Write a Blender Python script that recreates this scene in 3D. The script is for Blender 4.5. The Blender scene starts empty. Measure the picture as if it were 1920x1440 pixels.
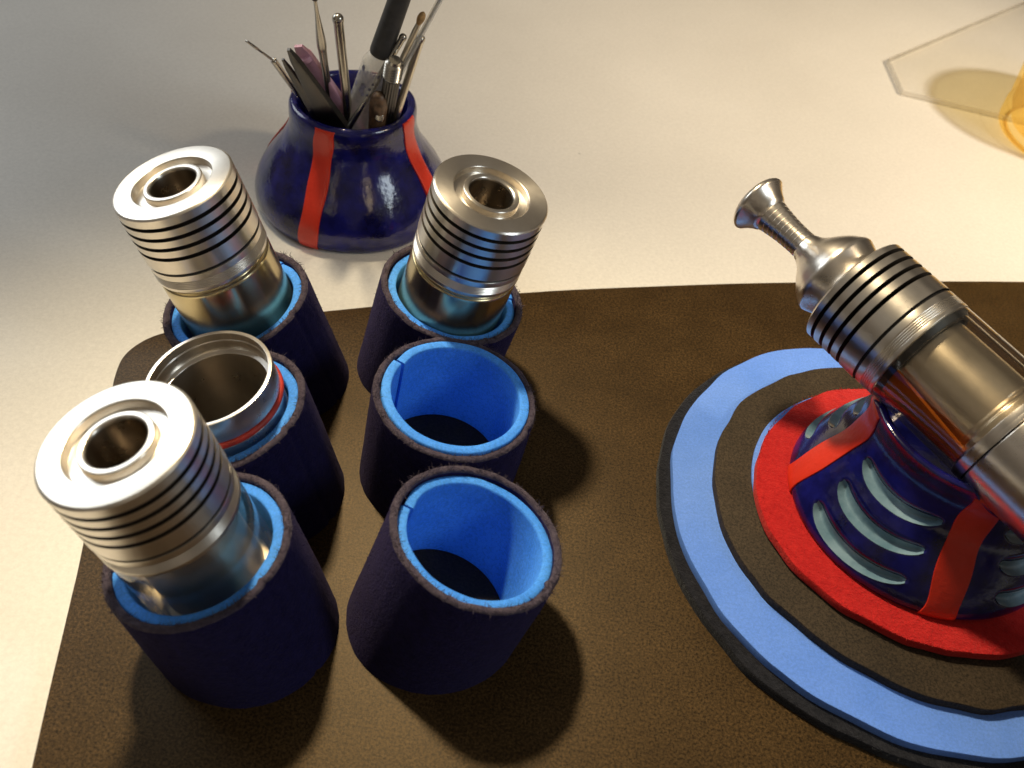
import bpy, math, random
from math import sin, cos, pi, radians, sqrt
from mathutils import Vector, Matrix, noise

S = 0.001                      # everything below is written in millimetres
sc = bpy.context.scene
col = sc.collection
random.seed(7)

# ------------------------------------------------------------------ camera
cam_d = bpy.data.cameras.new("camera"); cam = bpy.data.objects.new("camera", cam_d); col.objects.link(cam)
right = Vector((0.98658365, 0.11678976, 0.11407392))
down = Vector((0.16325656, -0.70577782, -0.68936562))
fwd = Vector((0.0, 0.69874016, -0.71537555))
M = Matrix((right, -down, -fwd)).transposed().to_4x4()
M.translation = Vector((0, 0, 156.49)) * S
cam.matrix_world = M
cam_d.sensor_width = 36.0
cam_d.lens = 36.0 * 1735.0 / 1920.0
cam_d.clip_start = 0.005; cam_d.clip_end = 50.0
cam_d.dof.use_dof = True
cam_d.dof.focus_distance = 0.196
cam_d.dof.aperture_fstop = 27.0
sc.camera = cam

# ------------------------------------------------------------------ world: a dim room, brighter overhead
w = bpy.data.worlds.new("World"); sc.world = w; w.use_nodes = True
nt = w.node_tree; nt.nodes.clear()
wo = nt.nodes.new("ShaderNodeOutputWorld"); bg = nt.nodes.new("ShaderNodeBackground")
tc = nt.nodes.new("ShaderNodeTexCoord"); sx = nt.nodes.new("ShaderNodeSeparateXYZ")
rp = nt.nodes.new("ShaderNodeValToRGB"); mp = nt.nodes.new("ShaderNodeMapRange")
mp.inputs["From Min"].default_value = -1; mp.inputs["From Max"].default_value = 1
nt.links.new(tc.outputs["Generated"], sx.inputs[0]); nt.links.new(sx.outputs["Z"], mp.inputs["Value"])
nt.links.new(mp.outputs[0], rp.inputs[0]); wn = nt.nodes.new("ShaderNodeTexNoise"); wn.inputs["Scale"].default_value = 2.3; wn.inputs["Detail"].default_value = 1.5
nt.links.new(tc.outputs["Generated"], wn.inputs["Vector"])
wr = nt.nodes.new("ShaderNodeMapRange"); wr.inputs["From Min"].default_value = 0.38; wr.inputs["From Max"].default_value = 0.62
wr.inputs["To Min"].default_value = 0.35; wr.inputs["To Max"].default_value = 1.65; nt.links.new(wn.outputs["Fac"], wr.inputs["Value"])
wm = nt.nodes.new("ShaderNodeVectorMath"); wm.operation = 'SCALE'
nt.links.new(rp.outputs[0], wm.inputs[0]); nt.links.new(wr.outputs[0], wm.inputs["Scale"]); nt.links.new(wm.outputs[0], bg.inputs[0]); nt.links.new(bg.outputs[0], wo.inputs[0])
e = rp.color_ramp.elements
e[0].position = 0.40; e[0].color = (0.05, 0.035, 0.022, 1)
e[1].position = 1.0; e[1].color = (0.30, 0.26, 0.21, 1)
m_ = e.new(0.62); m_.color = (0.21, 0.17, 0.13, 1)
bg.inputs[1].default_value = 0.5

# ------------------------------------------------------------------ lamps
def aim(o, loc, target):
    o.location = Vector(loc) * S
    d = (Vector(target) - Vector(loc)).normalized()
    o.rotation_euler = d.to_track_quat('-Z', 'Y').to_euler()

def spot(name, loc, target, power, color, size_deg, blend, radius):
    l = bpy.data.lights.new(name, 'SPOT'); l.energy = power; l.color = color
    l.spot_size = radians(size_deg); l.spot_blend = blend; l.shadow_soft_size = radius * S
    o = bpy.data.objects.new(name, l); col.objects.link(o); aim(o, loc, target); return o

def area(name, loc, target, power, color, sxx, syy):
    l = bpy.data.lights.new(name, 'AREA'); l.shape = 'RECTANGLE'; l.energy = power; l.color = color
    l.size = sxx * S; l.size_y = syy * S
    o = bpy.data.objects.new(name, l); col.objects.link(o); aim(o, loc, target); return o

spot("desk_lamp", (-200, 367, 547), (38, 0, 0), 20.0, (1.0, 0.82, 0.54), 41, 0.78, 25)
area("window_light_back_left", (-520, 420, 330), (-60, 110, 40), 1.0, (0.88, 0.95, 1.0), 320, 270)
area("window_light_right", (430, -20, 330), (0, 170, 10), 0.55, (0.80, 0.92, 1.0), 115, 150)
spot("room_lamp_right", (430, 120, 420), (150, 312, 0), 18.0, (1.0, 0.79, 0.52), 46, 0.95, 26)

sc.view_settings.view_transform = 'Standard'
sc.view_settings.look = 'None'
sc.view_settings.exposure = 0.0
sc.view_settings.gamma = 1.0
sc.render.engine = 'CYCLES'
sc.cycles.use_denoising = True
sc.cycles.max_bounces = 12
sc.cycles.diffuse_bounces = 8
sc.cycles.transmission_bounces = 10
sc.cycles.glossy_bounces = 6
sc.cycles.sample_clamp_indirect = 4.0
sc.cycles.blur_glossy = 0.5

# ------------------------------------------------------------------ materials
def mat(name):
    m = bpy.data.materials.new(name); m.use_nodes = True
    return m, m.node_tree, m.node_tree.nodes["Principled BSDF"]

def setp(b, **kw):
    for k, v in kw.items():
        k = k.replace('_', ' ')
        if k in b.inputs: b.inputs[k].default_value = v

def coords(nt):
    return nt.nodes.new("ShaderNodeTexCoord").outputs["Object"]

def noise_node(nt, scale, detail=3.0, rough=0.55, vec=None):
    n = nt.nodes.new("ShaderNodeTexNoise"); n.inputs["Scale"].default_value = scale
    n.inputs["Detail"].default_value = detail; n.inputs["Roughness"].default_value = rough
    nt.links.new(vec if vec is not None else coords(nt), n.inputs["Vector"]); return n

def mixcol(nt, b, fac, c1, c2, lo=0.35, hi=0.65):
    r = nt.nodes.new("ShaderNodeValToRGB"); r.color_ramp.elements[0].position = lo; r.color_ramp.elements[1].position = hi
    r.color_ramp.elements[0].color = (*c1, 1); r.color_ramp.elements[1].color = (*c2, 1)
    nt.links.new(fac, r.inputs[0]); nt.links.new(r.outputs[0], b.inputs["Base Color"]); return r

def bump(nt, b, h, strength, dist):
    n = nt.nodes.new("ShaderNodeBump"); n.inputs["Strength"].default_value = strength; n.inputs["Distance"].default_value = dist * S
    nt.links.new(h, n.inputs["Height"]); nt.links.new(n.outputs[0], b.inputs["Normal"]); return n

def simple(name, c, rough=0.5, metal=0.0, var=0.25, vscale=400.0, bstr=0.0, bscale=2500.0, bdist=0.1, **kw):
    m, nt, b = mat(name)
    n = noise_node(nt, vscale)
    mixcol(nt, b, n.outputs["Fac"], tuple(x * (1 - var) for x in c), tuple(min(1, x * (1 + var)) for x in c))
    setp(b, Roughness=rough, Metallic=metal, **kw)
    if bstr: bump(nt, b, noise_node(nt, bscale, 2.0).outputs["Fac"], bstr, bdist)
    return m

MAT = {}
# white desk laminate
m, nt, b = mat("desk_laminate")
n1 = noise_node(nt, 9.0, 4.0)
rm = mixcol(nt, b, n1.outputs["Fac"], (0.69, 0.67, 0.63), (0.76, 0.74, 0.70))
dv = coords(nt)
gr = noise_node(nt, 900.0, 4.0, 0.85, dv)                      # faint print of the laminate
gm = nt.nodes.new("ShaderNodeMapRange"); gm.inputs["From Min"].default_value = 0.3; gm.inputs["From Max"].default_value = 0.7
gm.inputs["To Min"].default_value = 0.90; gm.inputs["To Max"].default_value = 1.08; nt.links.new(gr.outputs["Fac"], gm.inputs["Value"])
vo = nt.nodes.new("ShaderNodeTexVoronoi"); vo.inputs["Scale"].default_value = 38.0; nt.links.new(dv, vo.inputs["Vector"])
dm = nt.nodes.new("ShaderNodeMapRange"); dm.inputs["From Min"].default_value = 0.010; dm.inputs["From Max"].default_value = 0.022
dm.inputs["To Min"].default_value = 0.62; dm.inputs["To Max"].default_value = 1.0; nt.links.new(vo.outputs["Distance"], dm.inputs["Value"])   # crumbs of dust
ml = nt.nodes.new("ShaderNodeMath"); ml.operation = 'MULTIPLY'; nt.links.new(gm.outputs[0], ml.inputs[0]); nt.links.new(dm.outputs[0], ml.inputs[1])
vs = nt.nodes.new("ShaderNodeVectorMath"); vs.operation = 'SCALE'; nt.links.new(rm.outputs[0], vs.inputs[0]); nt.links.new(ml.outputs[0], vs.inputs["Scale"])
nt.links.new(vs.outputs[0], b.inputs["Base Color"])
setp(b, Roughness=0.42, Specular_IOR_Level=0.35)
bump(nt, b, noise_node(nt, 1500.0, 3.0).outputs["Fac"], 0.10, 0.15)
MAT["desk"] = m
# foam sheet of the mat
def foam(name, c1, c2, rough=0.55, spec=0.5, bstr=0.55, speck=0.12):
    m, nt, b = mat(name)
    v = coords(nt)
    n1 = noise_node(nt, 60.0, 5.0, 0.65, v)
    rmp = mixcol(nt, b, n1.outputs["Fac"], c1, c2)
    sp = noise_node(nt, 1900.0, 4.0, 0.9, v)                 # speckle of the cut cells
    mr = nt.nodes.new("ShaderNodeMapRange"); mr.inputs["From Min"].default_value = 0.40; mr.inputs["From Max"].default_value = 0.60
    mr.inputs["To Min"].default_value = 1 - speck; mr.inputs["To Max"].default_value = 1 + speck; nt.links.new(sp.outputs["Fac"], mr.inputs["Value"])
    vm = nt.nodes.new("ShaderNodeVectorMath"); vm.operation = 'SCALE'; nt.links.new(rmp.outputs[0], vm.inputs[0]); nt.links.new(mr.outputs[0], vm.inputs["Scale"])
    nt.links.new(vm.outputs[0], b.inputs["Base Color"])
    setp(b, Roughness=rough, Specular_IOR_Level=spec)
    n2 = noise_node(nt, 3200.0, 3.0, 0.8, v)
    bump(nt, b, n2.outputs["Fac"], bstr, 0.10)
    return m
MAT["mat"] = foam("black_foam", (0.034, 0.0190, 0.0066), (0.052, 0.030, 0.0110), 0.40, 0.24, 0.45, 0.9)
[n for n in MAT["mat"].node_tree.nodes if n.type == "BSDF_PRINCIPLED"][0].inputs["Specular Tint"].default_value = (1.0, 0.82, 0.58, 1)
MAT["black_foam_disc"] = foam("black_foam_disc", (0.030, 0.021, 0.012), (0.044, 0.031, 0.018), 0.7, 0.25, 0.35, 0.6)
MAT["blue_foam"] = foam("blue_foam", (0.11, 0.26, 0.80), (0.14, 0.30, 0.86), 0.75, 0.3, 0.12)
MAT["lining_foam"] = foam("lining_foam", (0.05, 0.26, 0.86), (0.09, 0.36, 1.0), 0.75, 0.25, 0.25, 0.18)
MAT["pad"] = foam("black_pad", (0.022, 0.015, 0.008), (0.034, 0.022, 0.011), 0.6, 0.25, 0.3, 0.5)
def felt(name, c1, c2, sheen=0.6, sheen_c=(0.6, 0.5, 0.6)):
    m, nt, b = mat(name)
    v = coords(nt)
    n1 = noise_node(nt, 700.0, 5.0, 0.7, v)
    mixcol(nt, b, n1.outputs["Fac"], c1, c2, 0.3, 0.7)
    setp(b, Roughness=0.95, Specular_IOR_Level=0.1, Sheen_Weight=sheen, Sheen_Roughness=0.5)
    b.inputs["Sheen Tint"].default_value = (*sheen_c, 1)
    bump(nt, b, noise_node(nt, 1700.0, 4.0, 0.7, v).outputs["Fac"], 0.9, 0.5)
    return m
MAT["felt"] = felt("navy_felt", (0.005, 0.0045, 0.036), (0.012, 0.0105, 0.068), 0.08, (0.7, 0.55, 0.8))
MAT["felt_edge"] = felt("navy_felt_cut_edge", (0.040, 0.032, 0.055), (0.105, 0.085, 0.110), 0.15, (0.8, 0.7, 0.7))
MAT["black_felt"] = felt("black_felt", (0.006, 0.006, 0.009), (0.022, 0.022, 0.028), 0.25, (0.6, 0.65, 0.7))
MAT["red_felt"] = felt("red_felt", (0.43, 0.010, 0.013), (0.60, 0.024, 0.023), 0.25, (1.0, 0.5, 0.45))
def glaze(name, c1, c2, rough=0.12, bstr=0.10, coat=0.6):
    m, nt, b = mat(name)
    v = coords(nt)
    n1 = noise_node(nt, 130.0, 5.0, 0.6, v)
    mixcol(nt, b, n1.outputs["Fac"], c1, c2, 0.35, 0.7)
    setp(b, Roughness=rough, Coat_Weight=coat, Coat_Roughness=0.06)
    ad = nt.nodes.new("ShaderNodeMath"); ad.operation = 'ADD'
    nt.links.new(noise_node(nt, 1100.0, 2.0, 0.5, v).outputs["Fac"], ad.inputs[0])
    nt.links.new(noise_node(nt, 220.0, 2.0, 0.5, v).outputs["Fac"], ad.inputs[1])
    bp = bump(nt, b, ad.outputs[0], bstr, 0.6)
    nt.links.new(bp.outputs[0], b.inputs["Coat Normal"])
    return m
MAT["glaze"] = glaze("cobalt_glaze", (0.004, 0.004, 0.040), (0.011, 0.013, 0.18), 0.16, 0.10, 0.25)
MAT["glaze_cradle"] = glaze("cobalt_glaze_cradle", (0.004, 0.004, 0.040), (0.011, 0.013, 0.18), 0.14, 0.05, 0.25)
MAT["stripe"] = glaze("red_glaze", (0.60, 0.028, 0.010), (0.70, 0.040, 0.016), 0.35, 0.12, 0.15)
MAT["crescent"] = glaze("pale_teal_glaze", (0.10, 0.19, 0.26), (0.24, 0.36, 0.45), 0.22, 0.1, 0.3)

def steel(name, c, rough, aniso=0.0, wear=0.06, line_scale=0.0):
    m, nt, b = mat(name)
    v = coords(nt)
    n1 = noise_node(nt, 300.0, 3.0, 0.6, v)
    mixcol(nt, b, n1.outputs["Fac"], tuple(x * 0.93 for x in c), c)
    setp(b, Metallic=1.0, Roughness=rough)
    mr = nt.nodes.new("ShaderNodeMapRange"); mr.inputs["To Min"].default_value = rough - wear; mr.inputs["To Max"].default_value = rough + wear
    nt.links.new(noise_node(nt, 140.0, 6.0, 0.7, v).outputs["Fac"], mr.inputs["Value"]); nt.links.new(mr.outputs[0], b.inputs["Roughness"])
    if aniso:
        t = nt.nodes.new("ShaderNodeTangent"); t.direction_type = 'RADIAL'; t.axis = 'Z'
        nt.links.new(t.outputs[0], b.inputs["Tangent"]); b.inputs["Anisotropic"].default_value = aniso; b.inputs["Anisotropic Rotation"].default_value = 0.25
    if line_scale:                      # turning marks: fine rings about the axis
        s = nt.nodes.new("ShaderNodeSeparateXYZ"); nt.links.new(v, s.inputs[0])
        ln = nt.nodes.new("ShaderNodeVectorMath"); ln.operation = 'LENGTH'
        cb = nt.nodes.new("ShaderNodeCombineXYZ"); nt.links.new(s.outputs["X"], cb.inputs[0]); nt.links.new(s.outputs["Y"], cb.inputs[1])
        nt.links.new(cb.outputs[0], ln.inputs[0])
        cb2 = nt.nodes.new("ShaderNodeCombineXYZ"); nt.links.new(ln.outputs["Value"], cb2.inputs[0]); nt.links.new(s.outputs["Z"], cb2.inputs[1])
        n2 = noise_node(nt, line_scale, 2.0, 0.6, cb2.outputs[0])
        bump(nt, b, n2.outputs["Fac"], 0.12, 0.05)
    return m
MAT["steel"] = steel("turned_steel", (0.82, 0.765, 0.68), 0.31, 0.55, 0.09, 5000.0)
MAT["steel_face"] = steel("faced_steel", (0.83, 0.775, 0.69), 0.31, 0.65, 0.07, 6000.0)
MAT["polished"] = steel("polished_steel", (0.82, 0.765, 0.69), 0.29, 0.55, 0.08, 3000.0)
MAT["chimney"] = steel("chimney_steel", (0.84, 0.79, 0.74), 0.33, 0.5, 0.06, 3000.0)
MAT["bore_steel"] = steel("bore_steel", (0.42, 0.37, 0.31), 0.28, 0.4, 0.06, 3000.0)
MAT["tank_steel"] = steel("tank_steel", (0.66, 0.56, 0.34), 0.23, 0.5, 0.05, 2000.0)
MAT["plain_steel"] = steel("plain_steel", (0.50, 0.47, 0.42), 0.24)
MAT["dark_steel"] = steel("dark_steel", (0.13, 0.125, 0.12), 0.38)
MAT["shade"] = simple("groove_shade", (0.045, 0.036, 0.028), 0.5, 0.4, 0.4, 500)  # shade of the deep cap grooves, painted as a dark colour
MAT["rubber"] = simple("black_rubber", (0.010, 0.009, 0.009), 0.45)
MAT["red_rubber"] = simple("red_rubber", (0.42, 0.030, 0.020), 0.5)
def thin_glass(name, tint, rough, boost=1.0, refl=0.85):
    m = bpy.data.materials.new(name); m.use_nodes = True; nt = m.node_tree; nt.nodes.clear()
    out = nt.nodes.new("ShaderNodeOutputMaterial"); mx = nt.nodes.new("ShaderNodeMixShader")
    tr = nt.nodes.new("ShaderNodeBsdfTransparent"); gl = nt.nodes.new("ShaderNodeBsdfGlossy"); lw = nt.nodes.new("ShaderNodeLayerWeight"); lw.inputs["Blend"].default_value = 0.5
    pw = nt.nodes.new("ShaderNodeMath"); pw.operation = 'POWER'; pw.inputs[1].default_value = 4.0; nt.links.new(lw.outputs["Facing"], pw.inputs[0])
    fr = nt.nodes.new("ShaderNodeMath"); fr.operation = 'MULTIPLY_ADD'; fr.inputs[1].default_value = refl; fr.inputs[2].default_value = refl * 0.055; nt.links.new(pw.outputs[0], fr.inputs[0])
    gl.inputs["Roughness"].default_value = rough; gl.inputs["Color"].default_value = (boost, boost, boost, 1)
    n = noise_node(nt, 120.0, 2.0); r = nt.nodes.new("ShaderNodeValToRGB")
    r.color_ramp.elements[0].color = (*[x * 0.97 for x in tint], 1); r.color_ramp.elements[1].color = (*tint, 1)
    nt.links.new(n.outputs["Fac"], r.inputs[0]); nt.links.new(r.outputs[0], tr.inputs["Color"])
    nt.links.new(fr.outputs[0], mx.inputs[0]); nt.links.new(tr.outputs[0], mx.inputs[1]); nt.links.new(gl.outputs[0], mx.inputs[2])
    nt.links.new(mx.outputs[0], out.inputs[0]); return m
MAT["glass"] = thin_glass("tank_glass", (0.95, 0.92, 0.85), 0.03)
m, nt, b = mat("amber_liquid")
n1 = noise_node(nt, 90.0, 3.0); mixcol(nt, b, n1.outputs["Fac"], (0.60, 0.16, 0.02), (0.72, 0.22, 0.03)); setp(b, Roughness=0.12)
tr = nt.nodes.new("ShaderNodeBsdfTransparent"); tr.inputs["Color"].default_value = (0.9, 0.42, 0.14, 1); mx = nt.nodes.new("ShaderNodeMixShader"); mx.inputs[0].default_value = 0.55
nt.links.new(b.outputs[0], mx.inputs[1]); nt.links.new(tr.outputs[0], mx.inputs[2]); nt.links.new(mx.outputs[0], nt.nodes["Material Output"].inputs[0]); MAT["liquid"] = m
m, nt, b = mat("yellow_plastic")
n1 = noise_node(nt, 40.0, 3.0); mixcol(nt, b, n1.outputs["Fac"], (0.92, 0.66, 0.24), (0.95, 0.72, 0.30)); setp(b, Roughness=0.28)
tr = nt.nodes.new("ShaderNodeBsdfTransparent"); tr.inputs["Color"].default_value = (1.0, 0.92, 0.64, 1); mx = nt.nodes.new("ShaderNodeMixShader"); mx.inputs[0].default_value = 0.78
nt.links.new(b.outputs[0], mx.inputs[1]); nt.links.new(tr.outputs[0], mx.inputs[2]); nt.links.new(mx.outputs[0], nt.nodes["Material Output"].inputs[0]); MAT["yellow"] = m
m, nt, b = mat("acrylic_edge")
n1 = noise_node(nt, 60.0, 3.0); mixcol(nt, b, n1.outputs["Fac"], (0.42, 0.39, 0.33), (0.58, 0.54, 0.47)); setp(b, Roughness=0.3)
tr = nt.nodes.new("ShaderNodeBsdfTransparent"); mx = nt.nodes.new("ShaderNodeMixShader"); mx.inputs[0].default_value = 0.45
nt.links.new(b.outputs[0], mx.inputs[1]); nt.links.new(tr.outputs[0], mx.inputs[2]); nt.links.new(mx.outputs[0], nt.nodes["Material Output"].inputs[0]); MAT["acrylic_edge"] = m
MAT["acrylic"] = thin_glass("clear_acrylic", (0.997, 0.995, 0.99), 0.08, 0.9, 0.28)
m, nt, b = mat("clear_barrel_plastic")
n1 = noise_node(nt, 300.0, 4.0, 0.7); mixcol(nt, b, n1.outputs["Fac"], (0.62, 0.62, 0.62), (0.85, 0.85, 0.83)); setp(b, Roughness=0.25)
tr = nt.nodes.new("ShaderNodeBsdfTransparent"); tr.inputs["Color"].default_value = (0.96, 0.96, 0.95, 1); mx = nt.nodes.new("ShaderNodeMixShader"); mx.inputs[0].default_value = 0.62
nt.links.new(b.outputs[0], mx.inputs[1]); nt.links.new(tr.outputs[0], mx.inputs[2]); nt.links.new(mx.outputs[0], nt.nodes["Material Output"].inputs[0]); MAT["clear_plastic"] = m
MAT["pink"] = simple("pink_plastic", (0.60, 0.34, 0.46), 0.4, 0, 0.1)
MAT["grey_plastic"] = simple("charcoal_plastic", (0.035, 0.035, 0.037), 0.6, 0, 0.2, 500, 0.15)
MAT["brown_wood"] = simple("brown_wood", (0.12, 0.070, 0.040), 0.45, 0, 0.5, 600)
MAT["tan_bristle"] = simple("tan_bristle", (0.42, 0.26, 0.11), 0.7, 0, 0.3, 900)
MAT["ink"] = simple("blue_black_ink", (0.16, 0.16, 0.24), 0.5, 0, 0.5, 500)
MAT["cream_metal"] = simple("satin_nickel", (0.62, 0.57, 0.48), 0.3, 1.0, 0.06)

# ------------------------------------------------------------------ mesh helpers
def build(name, verts, faces, material, parent=None, smooth=True, sharp=32):
    me = bpy.data.meshes.new(name)
    me.from_pydata([Vector(v) * S for v in verts], [], faces); me.update()
    me.materials.append(MAT[material])
    if smooth:
        me.shade_smooth(); me.set_sharp_from_angle(angle=radians(sharp))
    o = bpy.data.objects.new(name, me); col.objects.link(o)
    if parent: o.parent = parent
    return o

def frame(p, n, spin=0.0):
    z = Vector(n).normalized()
    x = Vector((1, 0, 0)) - z * z.x
    x.normalize(); y = z.cross(x)
    m = Matrix((x, y, z)).transposed()
    m = m @ Matrix.Rotation(spin, 3, 'Z')
    m = m.to_4x4(); m.translation = Vector(p) * S
    return m

def empty(name, p, n=(0, 0, 1), spin=0.0):
    o = bpy.data.objects.new(name, None); col.objects.link(o)
    o.empty_display_size = 0.01; o.matrix_world = frame(p, n, spin); return o

def tag(o, label, cat, group=None, kind=None):
    o["label"] = label; o["category"] = cat
    if group: o["group"] = group
    if kind: o["kind"] = kind
    return o

def lathe_data(prof, seg=96, closed=False):
    v, f = [], []
    n = len(prof); rings = []
    for r, z in prof:
        if r < 1e-6:
            rings.append([len(v)]); v.append((0, 0, z))
        else:
            rings.append(list(range(len(v), len(v) + seg)))
            v += [(r * cos(2 * pi * k / seg), r * sin(2 * pi * k / seg), z) for k in range(seg)]
    m = n if closed else n - 1
    for i in range(m):
        a, b2 = rings[i], rings[(i + 1) % n]
        for k in range(seg):
            k2 = (k + 1) % seg
            if len(a) == 1 and len(b2) == 1: continue
            if len(a) == 1: f.append((a[0], b2[k2], b2[k]))
            elif len(b2) == 1: f.append((a[k], a[k2], b2[0]))
            else: f.append((a[k], a[k2], b2[k2], b2[k]))
    return v, f

def bevel(prof, r=0.25, closed=False, steps=3):
    """round the corners of a profile polyline a little"""
    out = []
    n = len(prof)
    for i, p in enumerate(prof):
        if (not closed and (i == 0 or i == n - 1)) or p[0] < 1e-6:
            out.append(p); continue
        a = Vector(prof[(i - 1) % n]); q = Vector(p); c = Vector(prof[(i + 1) % n])
        d1 = a - q; d2 = c - q
        rr = min(r, d1.length * 0.42, d2.length * 0.42)
        if rr < 1e-5: out.append(p); continue
        p1 = q + d1.normalized() * rr; p2 = q + d2.normalized() * rr
        for s in range(steps + 1):
            t = s / steps
            out.append(tuple(p1 * (1 - t) ** 2 + q * 2 * t * (1 - t) + p2 * t * t))
    return out

def lathe(name, prof, material, parent=None, seg=96, bev=0.0, closed=False, sharp=32):
    if bev: prof = bevel(prof, bev, closed)
    v, f = lathe_data(prof, seg, closed)
    return build(name, v, f, material, parent, True, sharp)

def torus(name, R, r, z, material, parent, seg=96, rs=12):
    prof = [(R + r * cos(2 * pi * k / rs), z + r * sin(2 * pi * k / rs)) for k in range(rs)]
    return lathe(name, prof, material, parent, seg, closed=True, sharp=80)

def interp(prof, t):
    """smooth (Catmull-Rom) point on a profile, t in 0..1"""
    n = len(prof) - 1
    x = min(max(t, 0), 1) * n; i = min(int(x), n - 1); u = x - i
    P = [Vector(prof[min(max(j, 0), n)]) for j in (i - 1, i, i + 1, i + 2)]
    return 0.5 * ((2 * P[1]) + (P[2] - P[0]) * u + (2 * P[0] - 5 * P[1] + 4 * P[2] - P[3]) * u * u + (3 * P[1] - P[0] - 3 * P[2] + P[3]) * u ** 3)

def smoothprof(prof, n):
    return [tuple(interp(prof, i / n)) for i in range(n + 1)]

def sweep(name, pts, radii, material, parent=None, seg=14, cap=True):
    v, f = [], []
    P = [Vector(p) for p in pts]
    up = Vector((0.3, 0.2, 1)).normalized()
    for i, p in enumerate(P):
        d = (P[min(i + 1, len(P) - 1)] - P[max(i - 1, 0)]).normalized()
        a = d.cross(up)
        if a.length < 1e-3: a = d.cross(Vector((1, 0, 0)))
        a.normalize(); b2 = d.cross(a)
        for k in range(seg):
            t = 2 * pi * k / seg; v.append(p + (a * cos(t) + b2 * sin(t)) * radii[i])
    for i in range(len(P) - 1):
        for k in range(seg):
            k2 = (k + 1) % seg; f.append((i * seg + k, i * seg + k2, (i + 1) * seg + k2, (i + 1) * seg + k))
    if cap:
        f.append(tuple(reversed(range(seg)))); f.append(tuple(range((len(P) - 1) * seg, len(P) * seg)))
    return build(name, v, f, material, parent, True, 50)

def extrude_outline(name, pts, z0, z1, material, parent=None, bev=0.4):
    """a flat sheet with rounded upper edge; pts run counter-clockwise"""
    n = len(pts); P = [Vector((x, y)) for x, y in pts]
    def inset(d):
        out = []
        for i in range(n):
            t = (P[(i + 1) % n] - P[i - 1]).normalized(); nn = Vector((-t.y, t.x)); out.append(P[i] + nn * d)
        return out
    levels = [(0, z0), (0, z1 - bev), (bev * 0.3, z1 - bev * 0.3), (bev, z1)]
    v, f = [], []
    for d, z in levels:
        v += [(q.x, q.y, z) for q in inset(d)]
    for l in range(len(levels) - 1):
        for i in range(n):
            j = (i + 1) % n; f.append((l * n + i, l * n + j, (l + 1) * n + j, (l + 1) * n + i))
    f.append(tuple(range((len(levels) - 1) * n, len(levels) * n))); f.append(tuple(reversed(range(n))))
    return build(name, v, f, material, parent, True, 40)

def fuzz(name, pts_fn, count, length, material, parent):
    """loose fibres: tiny slivers standing off a felt surface"""
    v, f = [], []
    for _ in range(count):
        p, n = pts_fn()
        d = (n + Vector((random.uniform(-1, 1), random.uniform(-1, 1), random.uniform(-1, 1))) * 0.9).normalized()
        L = length * random.uniform(0.35, 1.2); side = d.cross(Vector((random.uniform(-1, 1), random.uniform(-1, 1), random.uniform(-1, 1)))).normalized() * 0.06
        bend = Vector((random.uniform(-1, 1), random.uniform(-1, 1), random.uniform(-1, 1))) * L * 0.3
        p = p - n * 0.1
        i = len(v)
        v += [p - side, p + side, p + d * L * 0.55 + bend + side * 0.7, p + d * L * 0.55 + bend - side * 0.7, p + d * L + bend * 2.2]
        f += [(i, i + 1, i + 2, i + 3), (i + 3, i + 2, i + 4)]
    o = build(name, v, f, material, parent, False); o["kind"] = "stuff"; return o

# ------------------------------------------------------------------ setting: the white desk
DZ = -3.2
desk = build("desk_surface", [(-900, -500, DZ), (1100, -500, DZ), (1100, 1300, DZ), (-900, 1300, DZ),
                              (-900, -500, DZ - 22), (1100, -500, DZ - 22), (1100, 1300, DZ - 22), (-900, 1300, DZ - 22)],
             [(0, 1, 2, 3), (7, 6, 5, 4), (0, 4, 5, 1), (1, 5, 6, 2), (2, 6, 7, 3), (3, 7, 4, 0)], "desk", None, False)
desk["kind"] = "structure"

# ------------------------------------------------------------------ black foam mat
ctrl = [(-65.7, 50.9), (-72.5, 78.9), (-75.6, 91.4), (-84.8, 124.5), (-88.0, 136.0), (-88.2, 143.0), (-84.6, 149.4), (-77.5, 154.0), (-65.0, 159.8), (-48.5, 167.4),
        (-1.9, 186.4), (35.6, 199.0), (74.9, 210.8), (143.5, 228.9), (210, 243), (226, 240), (234, 228), (240, 120), (236, 0), (226, -60), (212, -70),
        (60, -84), (-20, -84), (-34, -78), (-40, -64), (-50, -10)]
def closed_curve(c, n):
    out = []; N = len(c)
    for i in range(N):
        P = [Vector(c[(i + k) % N]) for k in (-1, 0, 1, 2)]
        for s in range(n):
            u = s / n
            out.append(tuple(0.5 * ((2 * P[1]) + (P[2] - P[0]) * u + (2 * P[0] - 5 * P[1] + 4 * P[2] - P[3]) * u * u + (3 * P[1] - P[0] - 3 * P[2] + P[3]) * u ** 3)))
    return out
mc = closed_curve(ctrl, 6); mc.reverse()
matob = extrude_outline("foam_mat", mc, DZ, 0.0, "mat", None, 0.5)
tag(matob, "large black foam mat with rounded corner lying on the white desk", "mat")

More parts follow.
